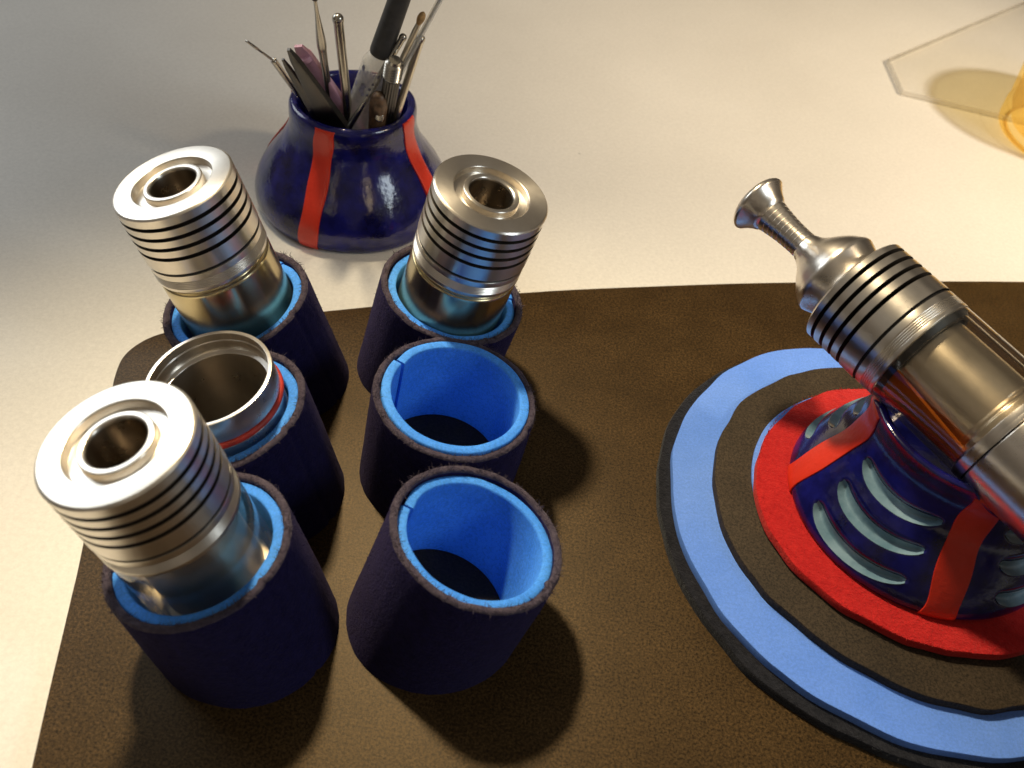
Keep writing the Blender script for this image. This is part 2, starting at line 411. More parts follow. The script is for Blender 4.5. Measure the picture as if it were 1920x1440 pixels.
# ------------------------------------------------------------------ felt cups
def make_cup(b, n, Ro, seam_deg, foam_dz, label, seed):
    H = 24.4 + ((seed * 7) % 11 - 5) * 0.07
    root = empty("felt_cup", b, n)
    tag(root, label, "cup", "felt cups in two leaning rows on the mat")
    R3 = root.matrix_world.to_3x3()
    def foot(x, y, z0=0.0): return (z0 - R3[2][0] * x - R3[2][1] * y) / R3[2][2]
    Ri = Ro - 1.5; seg = 192
    rng = random.Random(seed); off = Vector((rng.uniform(0, 50), rng.uniform(0, 50), 0))
    # sleeve: outer wall, rounded cut edge, inner wall
    rows = [(Ro, 0.0), (Ro, 0.12), (Ro, 0.3), (Ro, 0.5), (Ro, 0.7), (Ro, 0.88), (Ro, 0.965)]
    edge = [(Ro - 0.05, H - 0.45), (Ro - 0.22, H - 0.1), (Ro - 0.6, H + 0.05), (Ri + 0.4, H), (Ri + 0.1, H - 0.2), (Ri, H - 0.6)]
    v, f = [], []
    nr = 0
    def wob(t, h): return 0.22 * noise.noise(Vector((cos(t) * 1.4, sin(t) * 1.4, h * 0.06)) + off) + 0.10 * noise.noise(Vector((cos(t) * 9, sin(t) * 9, h * 0.5)) + off) - 0.45 * math.exp(-(((t - 5.35 - 0.013 * seed % 0.7 + pi) % (2 * pi) - pi) / 0.035) ** 2)
    allrows = []
    for r, q in rows: allrows.append(('o', r, q))
    for r, h in edge: allrows.append(('e', r, h))
    allrows.append(('i', Ri, 0.5)); allrows.append(('i', Ri, 0.02))
    for kind, r, q in allrows:
        for k in range(seg):
            t = 2 * pi * k / seg
            h = q if kind == 'e' else None
            rr = r + wob(t, (q if kind == 'e' else q * H))
            x, y = rr * cos(t), rr * sin(t)
            if kind == 'e': z = h + 0.28 * noise.noise(Vector((cos(t) * 4, sin(t) * 4, 3)) + off) + 0.10 * noise.noise(Vector((cos(t) * 14, sin(t) * 14, r * 2)) + off)
            else:
                zb = foot(x, y, 0.02); z = zb + (H - zb) * q
            v.append((x, y, z))
        nr += 1
    for i in range(nr - 1):
        for k in range(seg):
            k2 = (k + 1) % seg; f.append((i * seg + k, i * seg + k2, (i + 1) * seg + k2, (i + 1) * seg + k))
    sl = build("felt_sleeve", v, f, "felt", root, True, 180)
    sl.data.materials.append(MAT["felt_edge"])
    for p in sl.data.polygons:
        row = p.index // seg
        if len(rows) <= row < len(rows) + len(edge) - 1: p.material_index = 1
    def on_rim():
        t = rng.uniform(0, 2 * pi); r = rng.uniform(Ri, Ro); nn = Vector((cos(t) * (r - (Ri + Ro) / 2), sin(t) * (r - (Ri + Ro) / 2), 0.7)).normalized()
        return Vector((r * cos(t), r * sin(t), H - 0.05)), nn
    def on_wall():
        t = rng.uniform(0, 2 * pi); h = H * rng.uniform(0.12, 0.99)
        return Vector((Ro * cos(t), Ro * sin(t), h)), Vector((cos(t), sin(t), 0.15))
    fuzz("felt_fibres", on_rim, 1300, 0.75, "felt_edge", root)
    fuzz("felt_fibres", on_wall, 900, 0.5, "felt", root)
    # lining: a rolled strip of blue foam with a seam
    ro, ri = Ri - 0.05, Ro - 3.55; top = H + foam_dz; s0 = radians(seam_deg); ns = 132
    gap = 0.035
    sec = [(ro, 0.0), (ro, 0.5), (ro, 0.97), (ro - 0.1, 0.995), (ro - 0.35, 1.0), (ri + 0.35, 1.0), (ri + 0.1, 0.995), (ri, 0.97), (ri, 0.5), (ri, 0.0)]
    v, f = [], []
    for k in range(ns + 1):
        u = k / ns; t = s0 + gap * 0.5 + (2 * pi - gap) * u
        lift = 0.45 * math.exp(-((1 - u) / 0.03) ** 2)           # the loose end stands off a little
        for r, q in sec:
            rr = r - lift + 0.06 * noise.noise(Vector((cos(t) * 3, sin(t) * 3, q)) + off)
            x, y = rr * cos(t), rr * sin(t); zb = foot(x, y, 0.05)
            tt = top + 0.18 * noise.noise(Vector((cos(t) * 2.5, sin(t) * 2.5, 9)) + off)
            v.append((x, y, zb + (tt - zb) * q))
    m = len(sec)
    for k in range(ns):
        for i in range(m - 1):
            f.append((k * m + i, k * m + i + 1, (k + 1) * m + i + 1, (k + 1) * m + i))
    f.append(tuple(range(m))); f.append(tuple(reversed(range(ns * m, ns * m + m))))
    build("foam_lining", v, f, "lining_foam", root, True, 60)
    pr = bevel([(0, 3.6), (ri - 0.1, 3.6), (ri - 0.1, 3.5)], 0.2)
    v, f = lathe_data(pr, 64); nb = len(v)
    for k in range(64):
        t = 2 * pi * k / 64; x, y = (ri - 0.1) * cos(t), (ri - 0.1) * sin(t); v.append((x, y, min(3.2, foot(x, y, 0.05))))
    last = nb - 64
    for k in range(64): f.append((last + k, last + (k + 1) % 64, nb + (k + 1) % 64, nb + k))
    build("floor_pad", v, f, "pad", root, True, 40)
    return root

cups = {}
for key, b_, n_, r_, seam, dz, lab in [
    ("FL", (-40.39, 81.39, 0), (-0.2509, -0.0094, 0.968), 15.87, 200, -0.7, "navy felt cup at lower left, front of its row, holding the nearest tank"),
    ("ML", (-46.93, 111.88, 0), (-0.2424, -0.0189, 0.97), 15.95, 100, -0.6, "navy felt cup holding the open steel ring, middle of the left row"),
    ("RL", (-53.62, 143.21, 0), (-0.2679, -0.0898, 0.9593), 15.74, 60, -1.0, "navy felt cup at the mat's rounded corner holding the left rear tank"),
    ("FR", (-7.24, 89.70, 0), (0.2375, 0.1176, 0.9642), 15.95, 172, -1.2, "empty navy felt cup with blue lining, nearest the camera in the right row"),
    ("MR", (-12.91, 123.73, 0), (0.1024, 0.0014, 0.9947), 16.23, 158, 0.35, "empty navy felt cup with notched blue lining, in the middle of the right row"),
    ("RR", (-20.72, 154.49, 0), (0.1956, 0.0123, 0.9806), 16.06, 20, -1.0, "navy felt cup in front of the striped pot holding the right rear tank")]:
    cups[key] = make_cup(b_, n_, r_, seam, dz, lab, hash(key) % 1000 if False else sum(map(ord, key)))

# ------------------------------------------------------------------ tank atomizers
def cap_grooves(R, z0, pitch=2.3, first=1.5, gw=0.85, depth=2.6, count=4, end=12.6):
    """outline of the grooved cap wall going down from z0"""
    out = [(R, z0)]
    for i in range(count):
        a = first + pitch * i
        out += [(R, z0 - a), (R - depth, z0 - a - 0.05), (R - depth, z0 - a - gw + 0.05), (R, z0 - a - gw)]
    out.append((R, z0 - end))
    return out

def shade_grooves(o, R):  # gives the groove floors the painted shade colour
    o.data.materials.append(MAT["shade"])
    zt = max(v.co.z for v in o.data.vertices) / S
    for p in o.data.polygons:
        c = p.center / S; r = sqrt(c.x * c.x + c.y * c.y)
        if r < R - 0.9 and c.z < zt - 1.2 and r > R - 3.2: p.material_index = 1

def tank_parts(root, R, z_top, glass_len, clear=True, base_len=9.0, waist=False):
    """everything under the top cap; z_top is where the cap's wall ends"""
    z = z_top
    lathe("o_ring", [(R - 0.9, z + 0.05), (R - 0.35, z + 0.05), (R - 0.35, z - 0.75), (R - 0.9, z - 0.75)], "rubber", root, 96, 0.15, True)
    z -= 0.7
    rib = [(R - 0.9, z), (R - 0.12, z)]
    zz = z
    rib += [(R - 0.12, zz - 1.2)]
    for i in range(5):
        a = zz - 1.35 - i * 0.42
        rib += [(R - 0.12, a), (R - 0.32, a - 0.16), (R - 0.12, a - 0.32)]
    rib += [(R - 0.12, zz - 4.1), (R - 0.9, zz - 4.3), (R - 2.4, zz - 4.3)]
    lathe("threaded_ring", rib, "steel", root, 96, 0.05)
    z -= 4.2
    Rg = R - 0.3
    if clear:
        lathe("glass_tank", [(Rg, z), (Rg, z - glass_len), (Rg - 1.1, z - glass_len), (Rg - 1.1, z)], "glass", root, 96, 0.2, True)
        lathe("seal", [(Rg - 0.2, z + 0.15), (Rg - 1.3, z + 0.15), (Rg - 2.2, z - 1.3), (Rg - 1.2, z - 1.3)], "rubber", root, 96, 0.1, True)
        b0 = z - glass_len
        ch = [(3.0, z - 0.2), (8.5, z - 0.9), (8.75, z - 1.3), (8.75, b0 + 2.6), (8.3, b0 + 2.1), (8.3, b0 + 1.5), (9.7, b0 + 1.3), (9.7, b0)]
        lathe("chimney", bevel(ch, 0.25), "chimney", root, 72)
    else:
        lathe("steel_tank", [(Rg - 0.9, z + 0.1), (Rg - 0.7, z - 0.9), (Rg - 0.1, z - 1.2), (Rg, z - 1.6), (Rg, z - glass_len)], "tank_steel", root, 128, 0.15)
    z -= glass_len
    lathe("base", [(2, z + 0.02), (R - 0.15, z + 0.02), (R - 0.15, z - 1.4), (R - 0.7, z - 1.5), (R - 0.7, z - 2.0), (R - 0.15, z - 2.1), (R - 0.15, z - base_len), (3, z - base_len), (3, z - base_len - 0.6), (0, z - base_len - 0.6)], "polished", root, 96, 0.2)
    return z

def make_atomizer(top, n, spin, label, clear):
    L = 48.8; R = 11.8
    nv = Vector(n).normalized(); foot = Vector(top) - nv * L
    root = empty("tank_atomizer", foot, n, spin)
    tag(root, label, "atomizer", "steel tank atomizers standing in felt cups")
    prof = [(5.9, L - 0.15), (7.7, L - 1.55)]
    face = [(4.55, L - 0.8), (4.6, L - 0.35), (4.85, L - 0.12), (5.65, L - 0.12), (5.8, L - 0.3), (5.8, L - 1.6), (7.7, L - 1.6), (7.75, L - 0.15), (7.9, L), (R - 0.35, L), (R, L - 0.35)]
    cap = lathe("top_cap", bevel(face, 0.16) + cap_grooves(R, L - 0.45, end=12.4)[1:], "steel_face", root, 128)
    shade_grooves(cap, R)
    lathe("bore", [(4.55, L - 0.75), (4.5, L - 1.2), (4.5, L - 10), (3.2, L - 10.2), (3.2, L - 16), (0, L - 16)], "bore_steel", cap, 72, 0.2)
    z = tank_parts(root, R, L - 12.9, 21.0, clear, 9.4)
    return root

make_atomizer((-69.3, 140.9, 51.1), (-0.293, -0.057, 0.954), 0.3, "steel tank with bright grooved cap leaning left, rear of the left row", False)
make_atomizer((-10.0, 153.0, 52.1), (0.207, -0.026, 0.978), 1.4, "steel tank with tan grooved cap leaning right in front of the striped pot", False)
make_atomizer((-54.3, 79.5, 50.5), (-0.260, -0.063, 0.964), 2.2, "steel tank with glaring white cap, nearest the camera at lower left", True)

# open steel sleeve in the middle left cup
nv = Vector((-0.201, -0.074, 0.977)).normalized(); L = 28.3
root = empty("steel_ring", Vector((-54.4, 111.2, 31.6)) - nv * L, nv)
tag(root, "open steel ring with red band standing in the middle cup of the left row", "ring")
R = 11.7
lathe("ring_wall", [(R - 0.75, L), (R, L), (R, L - 5.2), (R - 0.5, L - 5.3), (R - 0.5, L - 6.9), (R - 0.1, L - 7.0), (R - 0.1, 0.1), (R - 1.5, 0.1), (R - 1.5, L - 5.1), (R - 1.9, L - 4.9), (R - 1.9, L - 4.3), (R - 0.9, L - 4.2), (R - 0.9, L - 1.8), (R - 0.75, L - 1.7)], "polished", root, 128, 0.12, True)
torus("red_band", R - 0.25, 0.72, L - 6.1, "red_rubber", root)

# ------------------------------------------------------------------ glazed pottery helpers
def strip_on(name, surf, th0, t0, t1, width, material, parent, n=40, lift=0.28, rng=None, wob=0.25):
    """a raised painted band running up a surface of revolution"""
    v, f = [], []; xs = [-1, -0.96, -0.85, -0.3, 0.3, 0.85, 0.96, 1]
    ph = random.uniform(0, 6)
    for i in range(n + 1):
        t = t0 + (t1 - t0) * i / n
        r, z = surf(t); r2, z2 = surf(min(1, t + 0.01)); r1, z1 = surf(max(0, t - 0.01))
        nr = Vector((z2 - z1, -(r2 - r1))); nr = nr.normalized() if nr.length > 0 else Vector((1, 0))
        for x in xs:
            wd = width * (0.5 + 0.03 * sin(i * 0.45 + ph)); shift = wob * sin(i * 0.22 + ph)
            th = th0 + (x * wd + shift) / max(r, 3)
            h = (0.0 if abs(x) < 0.9 else (-0.08 if abs(x) < 0.99 else -0.9)) + lift
            endt = min(i, n - i)
            if endt == 0: h = -0.6
            rr = r + nr.x * h; zz = z + nr.y * h
            v.append((rr * cos(th), rr * sin(th), zz))
    m = len(xs)
    for i in range(n):
        for k in range(m - 1): f.append((i * m + k, i * m + k + 1, (i + 1) * m + k + 1, (i + 1) * m + k))
    return build(name, v, f, material, parent, True, 60)

# ------------------------------------------------------------------ tool pot
PX, PY = -54.0, 220.0
pot = empty("tool_pot", (PX, PY, DZ))
tag(pot, "glossy cobalt blue pot with red stripes holding small hand tools", "pot")
pprof = [(25.6, 0.0), (26.8, 1.2), (27.3, 3.5), (26.8, 7.0), (25.0, 11.0), (22.0, 15.5), (19.2, 19.5), (17.5, 23.0), (16.9, 25.8), (16.9, 28.4), (16.8, 30.0), (16.3, 31.1), (15.4, 31.5), (14.5, 31.0), (14.0, 29.4)]
body = smoothprof(pprof, 110)
inner = [(14.0, 26), (15.2, 22), (17, 18), (20, 13), (23, 8), (23.5, 4), (20, 2.5), (0, 2.5)]
v, f = lathe_data([(0, 0.0)] + body + inner, 160)
v = [Vector(p) * (1 + 0.012 * noise.noise(Vector(p) * 0.06) + 0.004 * noise.noise(Vector(p) * 0.3)) if p[2] > 0.1 else Vector(p) for p in v]
build("pot_body", v, f, "glaze", pot, True, 60)
psurf = lambda t: tuple(interp(pprof, t))
for a in (-102.5, -16, 76, 166):
    strip_on("stripe", psurf, radians(a), 0.03, 0.77, 5.6, "stripe", pot, 48, 0.42)

# ------------------------------------------------------------------ tools in the pot
TG = "small hand tools standing in the pot"
def rod_thing(name, p0, p1, label, cat):
    """empty at the low end with local z along the tool; returns (root, length)"""
    a, b2 = Vector(p0), Vector(p1)
    o = empty(name, a, b2 - a); tag(o, label, cat, TG); return o, (b2 - a).length

def low(p_rim, p_tip, z=3.0):
    a, b2 = Vector(p_rim), Vector(p_tip); d = a - b2
    return a + d * ((a.z - z) / -d.z)

# hook with wire eye
p0 = low((-66.9, 214.4, 30), (-71.0, 208.4, 42), 12)
o, Lh = rod_thing("wire_hook", p0, (-71.0, 208.4, 42), "wire loop hook on a thin steel handle, leftmost of the tools in the pot", "hook")
lathe("handle", [(0, 0), (0.8, 0), (0.8, Lh - 0.3), (0.55, Lh), (0, Lh)], "plain_steel", o, 20, 0.1)
inv = o.matrix_world.inverted()
loc = lambda p: (inv @ (Vector(p) * S)) / S
tip = loc((-75.0, 202.4, 48.9)); base = Vector((0, 0, Lh - 0.5)); d = (tip - base).normalized(); sd = d.cross(loc((0, 0, 1000)) - loc((0, 0, 0))).normalized()
mid = base + (tip - base) * 0.45
loop = [base, mid] + [mid + (tip - mid) * u + sd * 0.75 * sin(pi * u) for u in (0.2, 0.4, 0.6, 0.8, 0.95)] + [tip + sd * 0.1, tip - sd * 0.1] + [mid + (tip - mid) * u - sd * 0.75 * sin(pi * u) for u in (0.95, 0.8, 0.6, 0.4, 0.2)] + [mid]
sweep("wire_loop", loop, [0.3] * len(loop), "plain_steel", o, 10)

# pliers: two dark flat jaws
p0 = low((-58.8, 209.4, 29), (-65.2, 200.5, 49.5), 8)
o, Lp = rod_thing("pliers", p0, (-65.2, 200.5, 49.5), "dark steel needle nose jaw in front of the pink handle in the pot", "pliers")
def blade(name, w0, w1, th, z0, z1, xoff, material, parent, n=14, curve=0.0):
    v, f = [], []
    for i in range(n + 1):
        t = i / n; w = w0 + (w1 - w0) * t ** 1.15; tk = th * (1 - 0.55 * t); zz = z0 + (z1 - z0) * t
        if i == n: w *= 0.55; tk *= 0.6
        c = xoff + curve * sin(pi * t)
        v += [(c - w, -tk, zz), (c - w * 0.8, -tk * 1.25, zz), (c + w * 0.8, -tk * 1.25, zz), (c + w, -tk, zz), (c + w, tk, zz), (c - w, tk, zz)]
    for i in range(n):
        for k in range(6):
            k2 = (k + 1) % 6; f.append((i * 6 + k, i * 6 + k2, (i + 1) * 6 + k2, (i + 1) * 6 + k))
    f.append((5, 4, 3, 2, 1, 0)); f.append(tuple(range(n * 6, n * 6 + 6)))
    return build(name, v, f, material, parent, True, 35)
blade("jaw", 4.9, 0.7, 1.3, 0, Lp, 0.9, "dark_steel", o)
blade("jaw", 2.6, 0.5, 0.9, 0, Lp - 3.2, -2.2, "dark_steel", o)

p0 = low((-56.8, 213.6, 30), (-63.6, 205.6, 48.2), 6)
o, Lk = rod_thing("pink_handle", p0, (-63.6, 205.6, 48.2), "pale pink plastic handle leaning behind the dark jaw in the pot", "handle")
blade("grip", 2.3, 1.9, 1.3, 0, Lk, 0, "pink", o, 16, 0.6)
lathe("end_collar", [(0, Lk - 4.4), (1.9, Lk - 4.4), (2.0, Lk - 3.4), (1.9, Lk - 3.0), (0, Lk - 3.0)], "pink", o, 24, 0.2)

# ball stylus
p0 = low((-58.0, 209, 40), (-57.2, 199.0, 63.4), 6)
o, Lb = rod_thing("ball_stylus", p0, (-57.2, 199.0, 63.4), "slim steel stylus with a dark ball tip at the back of the pot", "stylus")
lathe("shaft", smoothprof([(0.9, 0), (0.95, Lb - 22), (1.15, Lb - 15), (1.0, Lb - 11), (0.55, Lb - 5), (0.42, Lb - 1), (0.3, Lb)], 30), "plain_steel", o, 20)
lathe("ball", [(0.92 * sin(pi * k / 12), Lb + 0.5 - 0.92 * cos(pi * k / 12)) for k in range(13)], "dark_steel", o, 20)

# steel rods with round ends
def round_rod(name, p_rim, p_tip, r, label, material="plain_steel", zlow=5):
    p0 = low(p_rim, p_tip, zlow)
    o, Lr = rod_thing(name, p0, p_tip, label, "rod")
    lathe("shaft", [(0, 0), (r * 0.9, 0)] + [(r * 0.98, Lr - 6), (r * 0.98, Lr - r - 0.6)], material, o, 24)
    lathe("round_end", [(r * 1.08, Lr - r - 0.6), (r * 1.12, Lr - r)] + [(r * 1.1 * cos(k * pi / 12), Lr - r + r * sin(k * pi / 12)) for k in range(1, 7)], "plain_steel", o, 24)
    return o
round_rod("steel_rod", (-53.6, 213.2, 28), (-54.6, 208.3, 56.3), 1.25, "thick upright steel rod with rounded end standing in the middle of the pot")
round_rod("steel_rod", (-50.8, 212.2, 29), (-39.6, 214.2, 51.2), 0.85, "thinner steel rod crossing the pot to the right, left one of the round tipped pair")
o = round_rod("steel_rod", (-40.9, 215.5, 30), (-35.6, 215.2, 51.2), 1.05, "steel rod with shiny round end at the right side of the pot", "cream_metal", 20)

# marker: charcoal cap over a clear barrel
p0 = low((-51.0, 216.0, 29), (-46.6, 216.0, 44), 6); tipm = (-38.6, 214.5, 68)
o, Lm = rod_thing("marker_pen", p0, tipm, "marker with charcoal cap and clear spotted barrel at the back of the pot", "pen")
zc = Lm - 25.0
lathe("barrel", [(0, 0), (3.4, 0), (3.6, 4), (3.7, zc - 2), (2.9, zc), (2.0, zc + 1.0), (0, zc + 1.0)], "clear_plastic", o, 40, 0.4)
lathe("cap", [(0, zc + 0.4), (2.6, zc + 0.4), (2.8, zc + 1.2), (2.5, Lm - 2), (2.2, Lm), (0, Lm)], "grey_plastic", o, 40, 0.3)
srng = random.Random(11)
for _i in range(15):
    a, zz, rr = srng.uniform(-3.0, -0.6), zc - srng.uniform(2.5, 14), srng.uniform(0.35, 1.1)
    pv, pf = [], []
    for k in range(12):
        t = 2 * pi * k / 12; q = rr * (0.8 + 0.22 * noise.noise(Vector((cos(t) * 1.3, sin(t) * 1.3, zz))) + 0.1 * sin(5 * t + zz)); th = a + q * cos(t) / 4.4
        pv.append((3.76 * cos(th), 3.76 * sin(th), zz + q * sin(t) * 1.1))
    pv.append((3.78 * cos(a), 3.78 * sin(a), zz)); 
    pf = [(k, (k + 1) % 12, 12) for k in range(12)]
    build("ink_spot", pv, pf, "ink", o, False)

# clear rod, right rear
p0 = low((-38.6, 214.6, 45), (-29.6, 213.8, 65.5), 14)
o, Lr = rod_thing("glass_rod", p0, (-29.6, 213.8, 65.5), "thin clear rod leaning out to the right at the back of the pot", "rod")
lathe("tube", [(0.75, 0), (0.75, Lr), (0.4, Lr), (0.4, 0)], "clear_plastic", o, 20, 0.1, True)
lathe("core", [(0, 0.5), (0.3, 0.5), (0.3, Lr - 0.5), (0, Lr - 0.5)], "plain_steel", o, 12)

# small brush with tan tip
p0 = low((-40.6, 215.2, 43), (-36.2, 213.6, 54.6), 8)
o, Lr = rod_thing("small_brush", p0, (-35.0, 213.2, 58.0), "tiny brush with tan bristles between the rods at the right of the pot", "brush")
lathe("ferrule", [(0, 0), (0.75, 0), (0.75, Lr - 6), (0.6, Lr - 3.6), (0, Lr - 3.6)], "cream_metal", o, 20, 0.1)
lathe("bristles", smoothprof([(0.55, Lr - 3.7), (0.95, Lr - 2.2), (0.75, Lr - 0.8), (0.05, Lr)], 12), "tan_bristle", o, 20)

# screw barrel
p0 = low((-43.3, 213.6, 32.5), (-40.9, 209.6, 46.6), 8)
o, Lr = rod_thing("screw_holder", p0, (-40.9, 209.6, 46.6), "dark knurled holder topped by a bright threaded steel end in the pot", "tool")
kn = 36; v, f = [], []
for i, zz in enumerate((0, Lr - 6.2, Lr - 5.6)):
    for k in range(kn):
        r = (2.15 if k % 2 else 1.95) if i < 2 else 1.6
        v.append((r * cos(2 * pi * k / kn), r * sin(2 * pi * k / kn), zz))
for i in range(2):
    for k in range(kn): f.append((i * kn + k, i * kn + (k + 1) % kn, (i + 1) * kn + (k + 1) % kn, (i + 1) * kn + k))
f.append(tuple(range(2 * kn, 3 * kn)))
build("grip", v, f, "dark_steel", o, False)
thr = [(0, Lr - 5.7), (1.8, Lr - 5.7)]
for i in range(6): thr += [(2.35, Lr - 5.5 + i * 0.85), (1.65, Lr - 5.05 + i * 0.85)]
lathe("thread", thr + [(1.5, Lr), (0, Lr)], "plain_steel", o, 28)

# wooden handle with a steel screw head
p0 = (-47.5, 215.5, 12)
o, Lr = rod_thing("wooden_handle", p0, (-44.9, 211.0, 36.4), "short brown rounded handle end with a bright screw head, low in the pot", "handle")
lathe("wood", smoothprof([(2.0, 0), (2.2, Lr - 9), (2.35, Lr - 4.5), (2.0, Lr - 1.6), (1.1, Lr - 0.3), (0, Lr)], 24), "brown_wood", o, 32)
hd = Vector((0.35, -0.8, 0.35)).normalized(); R3 = o.matrix_world.to_3x3().inverted(); hd = (R3 @ hd).normalized()
cpos = Vector((0, 0, Lr - 6.2)) + Vector((hd.x, hd.y, 0)).normalized() * 2.05
v, f = lathe_data(bevel([(0, -0.6), (1.15, -0.6), (1.15, 0.45), (0.95, 0.6), (0, 0.6)], 0.12), 28)
q = Vector((0, 0, 1)).rotation_difference(hd); v = [cpos + q @ Vector(p) for p in v]
build("screw_head", v, f, "plain_steel", o, True)

# ------------------------------------------------------------------ stand with layered base
CX, CY = 88.5, 128.5
ST = empty("tube_stand", (CX, CY, 0)); tag(ST, "round stand of blue, black and red layers with a cobalt striped cradle", "stand")
def disc(name, R, z0, z1, material, wob, seed, bev=0.4, dx=0.0, dy=0.0):
    pts = []
    for k in range(144):
        t = 2 * pi * k / 144
        r = R + wob * (noise.noise(Vector((cos(t) * 1.2 + seed, sin(t) * 1.2, seed))) + 0.35 * noise.noise(Vector((cos(t) * 6 + seed, sin(t) * 6, seed))))
        pts.append((dx + r * cos(t), dy + r * sin(t)))
    return extrude_outline(name, pts, z0, z1, material, ST, bev)
disc("black_felt_layer", 54.1, 0.0, 2.2, "black_felt", 1.6, 3.1, 0.6)
disc("blue_foam_layer", 52.0, 2.2, 4.2, "blue_foam", 1.7, 7.7, 0.25)
disc("black_foam_layer", 42.8, 4.2, 6.4, "black_foam_disc", 1.9, 11.3, 0.35)
disc("blue_sliver_layer", 32.6, 6.4, 7.0, "blue_foam", 0.4, 17.3, 0.1, -2.0, 1.0)
disc("red_felt_layer", 34.0, 7.0, 8.9, "red_felt", 1.4, 23.9, 0.5)
frng = random.Random(5)
def on_red():
    t = frng.uniform(0, 2 * pi); r = 33.8 if frng.random() < 0.5 else frng.uniform(27, 33.8)
    return Vector((r * cos(t), r * sin(t), 8.75)), Vector((cos(t) * (0.8 if r > 34 else 0.05), sin(t) * (0.8 if r > 34 else 0.05), 0.5)).normalized()
fuzz("felt_fibres", on_red, 2200, 0.55, "red_felt", ST)
def on_blk():
    t = frng.uniform(0, 2 * pi); r = frng.uniform(52.4, 54.2)
    return Vector((r * cos(t), r * sin(t), 1.9)), Vector((cos(t), sin(t), 0.7)).normalized()
fuzz("felt_fibres", on_blk, 1800, 0.6, "black_felt", ST)

# cradle: a glazed cone whose rim is cut to the tube lying in it
DP = Vector((71.72, 138.37, 45.23)); DA = Vector((0.67700821, -0.7257088, -0.12250149)).normalized(); DR = 11.8
def tube_bottom(x, y):
    """height of the tube's underside above a point of the stand, None beside it"""
    p = Vector((x + CX, y + CY, 0)); h = Vector((DA.x, DA.y)).normalized()
    rel = Vector((p.x - DP.x, p.y - DP.y)); s = rel.dot(h); perp = abs(rel.x * -h.y + rel.y * h.x)
    if perp >= DR: return None
    zc = DP.z + DA.z / sqrt(DA.x ** 2 + DA.y ** 2) * s
    return zc - sqrt(DR * DR - perp * perp)
Z0 = 8.5
cprof = [(26.6, 0.0), (27.4, 0.9), (27.3, 2.4), (25.8, 5.6), (23.2, 10.2), (20.7, 14.6), (19.3, 18.6), (18.7, 22.0), (18.9, 25.0), (19.3, 28.6)]
csurf = lambda t: tuple(interp(cprof, t))
TOPZ = 37.0
crescents = []
for q in range(4):
    for lv, (zc, hs) in enumerate(((4.6, 26), (10.6, 27), (16.6, 28))):
        crescents.append((radians(224 + 90 * q), zc, radians(hs)))
def carve(th, z):
    d = 0.0; best = 0
    for tc_, zc, hs in crescents:
        a = (th - tc_ + pi) % (2 * pi) - pi; u = a / hs
        if abs(u) >= 1: continue
        zm = zc + 1.5 * u * u
        hw = 2.0 * sqrt(1 - u ** 4) * (1 - 0.15 * u)
        x = (z - zm) / hw
        if abs(x) < 1:
            # steep lower lip, long smooth upper slope
            dd = (min(1, (x + 1) / 0.45) if x < -0.55 else (cos((x + 0.55) / 1.55 * pi) * 0.5 + 0.5)) * min(1, (1 - abs(u)) / 0.12)
            d = max(d, dd * 1.6)
    return d
def cone_point(th, t, extra=0.0):
    r, z = csurf(t); r2, z2 = csurf(min(1, t + 0.01)); r1, z1 = csurf(max(0, t - 0.01))
    nn = Vector((z2 - z1, -(r2 - r1))).normalized()
    h = extra - carve(th, z)
    r += nn.x * h; z += nn.y * h
    x, y = r * cos(th), r * sin(th)
    zw = z + Z0
    tb = tube_bottom(x, y)
    zmax = TOPZ if tb is None else min(TOPZ, tb - 0.05)
    if zw > zmax - 3: zw = zmax - 3 + 3 * (1 - math.exp(-(zw - zmax + 3) / 3)) if zw < zmax + 20 else zmax
    return (x, y, zw)
NS, NTT = 480, 200
v, f = [], []
for i in range(NTT + 1):
    for k in range(NS): v.append(cone_point(2 * pi * k / NS, i / NTT))
base_rows = NTT
def rimrow(dr, dz):
    for k in range(NS):
        x, y, z = v[NTT * NS + k]; l = sqrt(x * x + y * y); g = (l - dr) / l
        v.append((x * g, y * g, z + dz))
for dr, dz in ((0.25, 0.25), (0.8, 0.42), (1.5, 0.3), (1.9, -0.3), (2.1, -2.0), (2.4, -9), (3.0, -16)): rimrow(dr, dz)
rows_n = NTT + 1 + 7
for i in range(rows_n - 1):
    for k in range(NS):
        k2 = (k + 1) % NS; f.append((i * NS + k, i * NS + k2, (i + 1) * NS + k2, (i + 1) * NS + k))
f.append(tuple(range((rows_n - 1) * NS, rows_n * NS))); f.append(tuple(reversed(range(NS))))
cradle = build("cradle", v, f, "glaze_cradle", ST, True, 70)
for a in (178, 266, 358, 88):
    strip_on("stripe", lambda t: (csurf(t)[0], csurf(t)[1] + Z0), radians(a), 0.02, 0.94, 6.6, "stripe", cradle, 44, 0.35)
for tc_, zc, hs in crescents:
    v, f = [], []; nu, nx = 44, 12
    def t_of(z):
        lo, hi = 0.05, 0.98
        for _ in range(26):
            md = (lo + hi) / 2
            if csurf(md)[1] < z: lo = md
            else: hi = md
        return (lo + hi) / 2
    for i in range(nu + 1):
        u = -0.97 + 1.94 * i / nu; th = tc_ + u * hs
        zm = zc + 1.5 * u * u; hw = 2.0 * sqrt(1 - u ** 4) * (1 - 0.15 * u)
        for j in range(nx + 1):
            x = -0.99 + 1.25 * j / nx
            v.append(cone_point(th, t_of(zm + x * hw), 0.10))
    for i in range(nu):
        for j in range(nx): f.append((i * (nx + 1) + j, (i + 1) * (nx + 1) + j, (i + 1) * (nx + 1) + j + 1, i * (nx + 1) + j + 1))
    build("crescent", v, f, "crescent", cradle, True, 60)

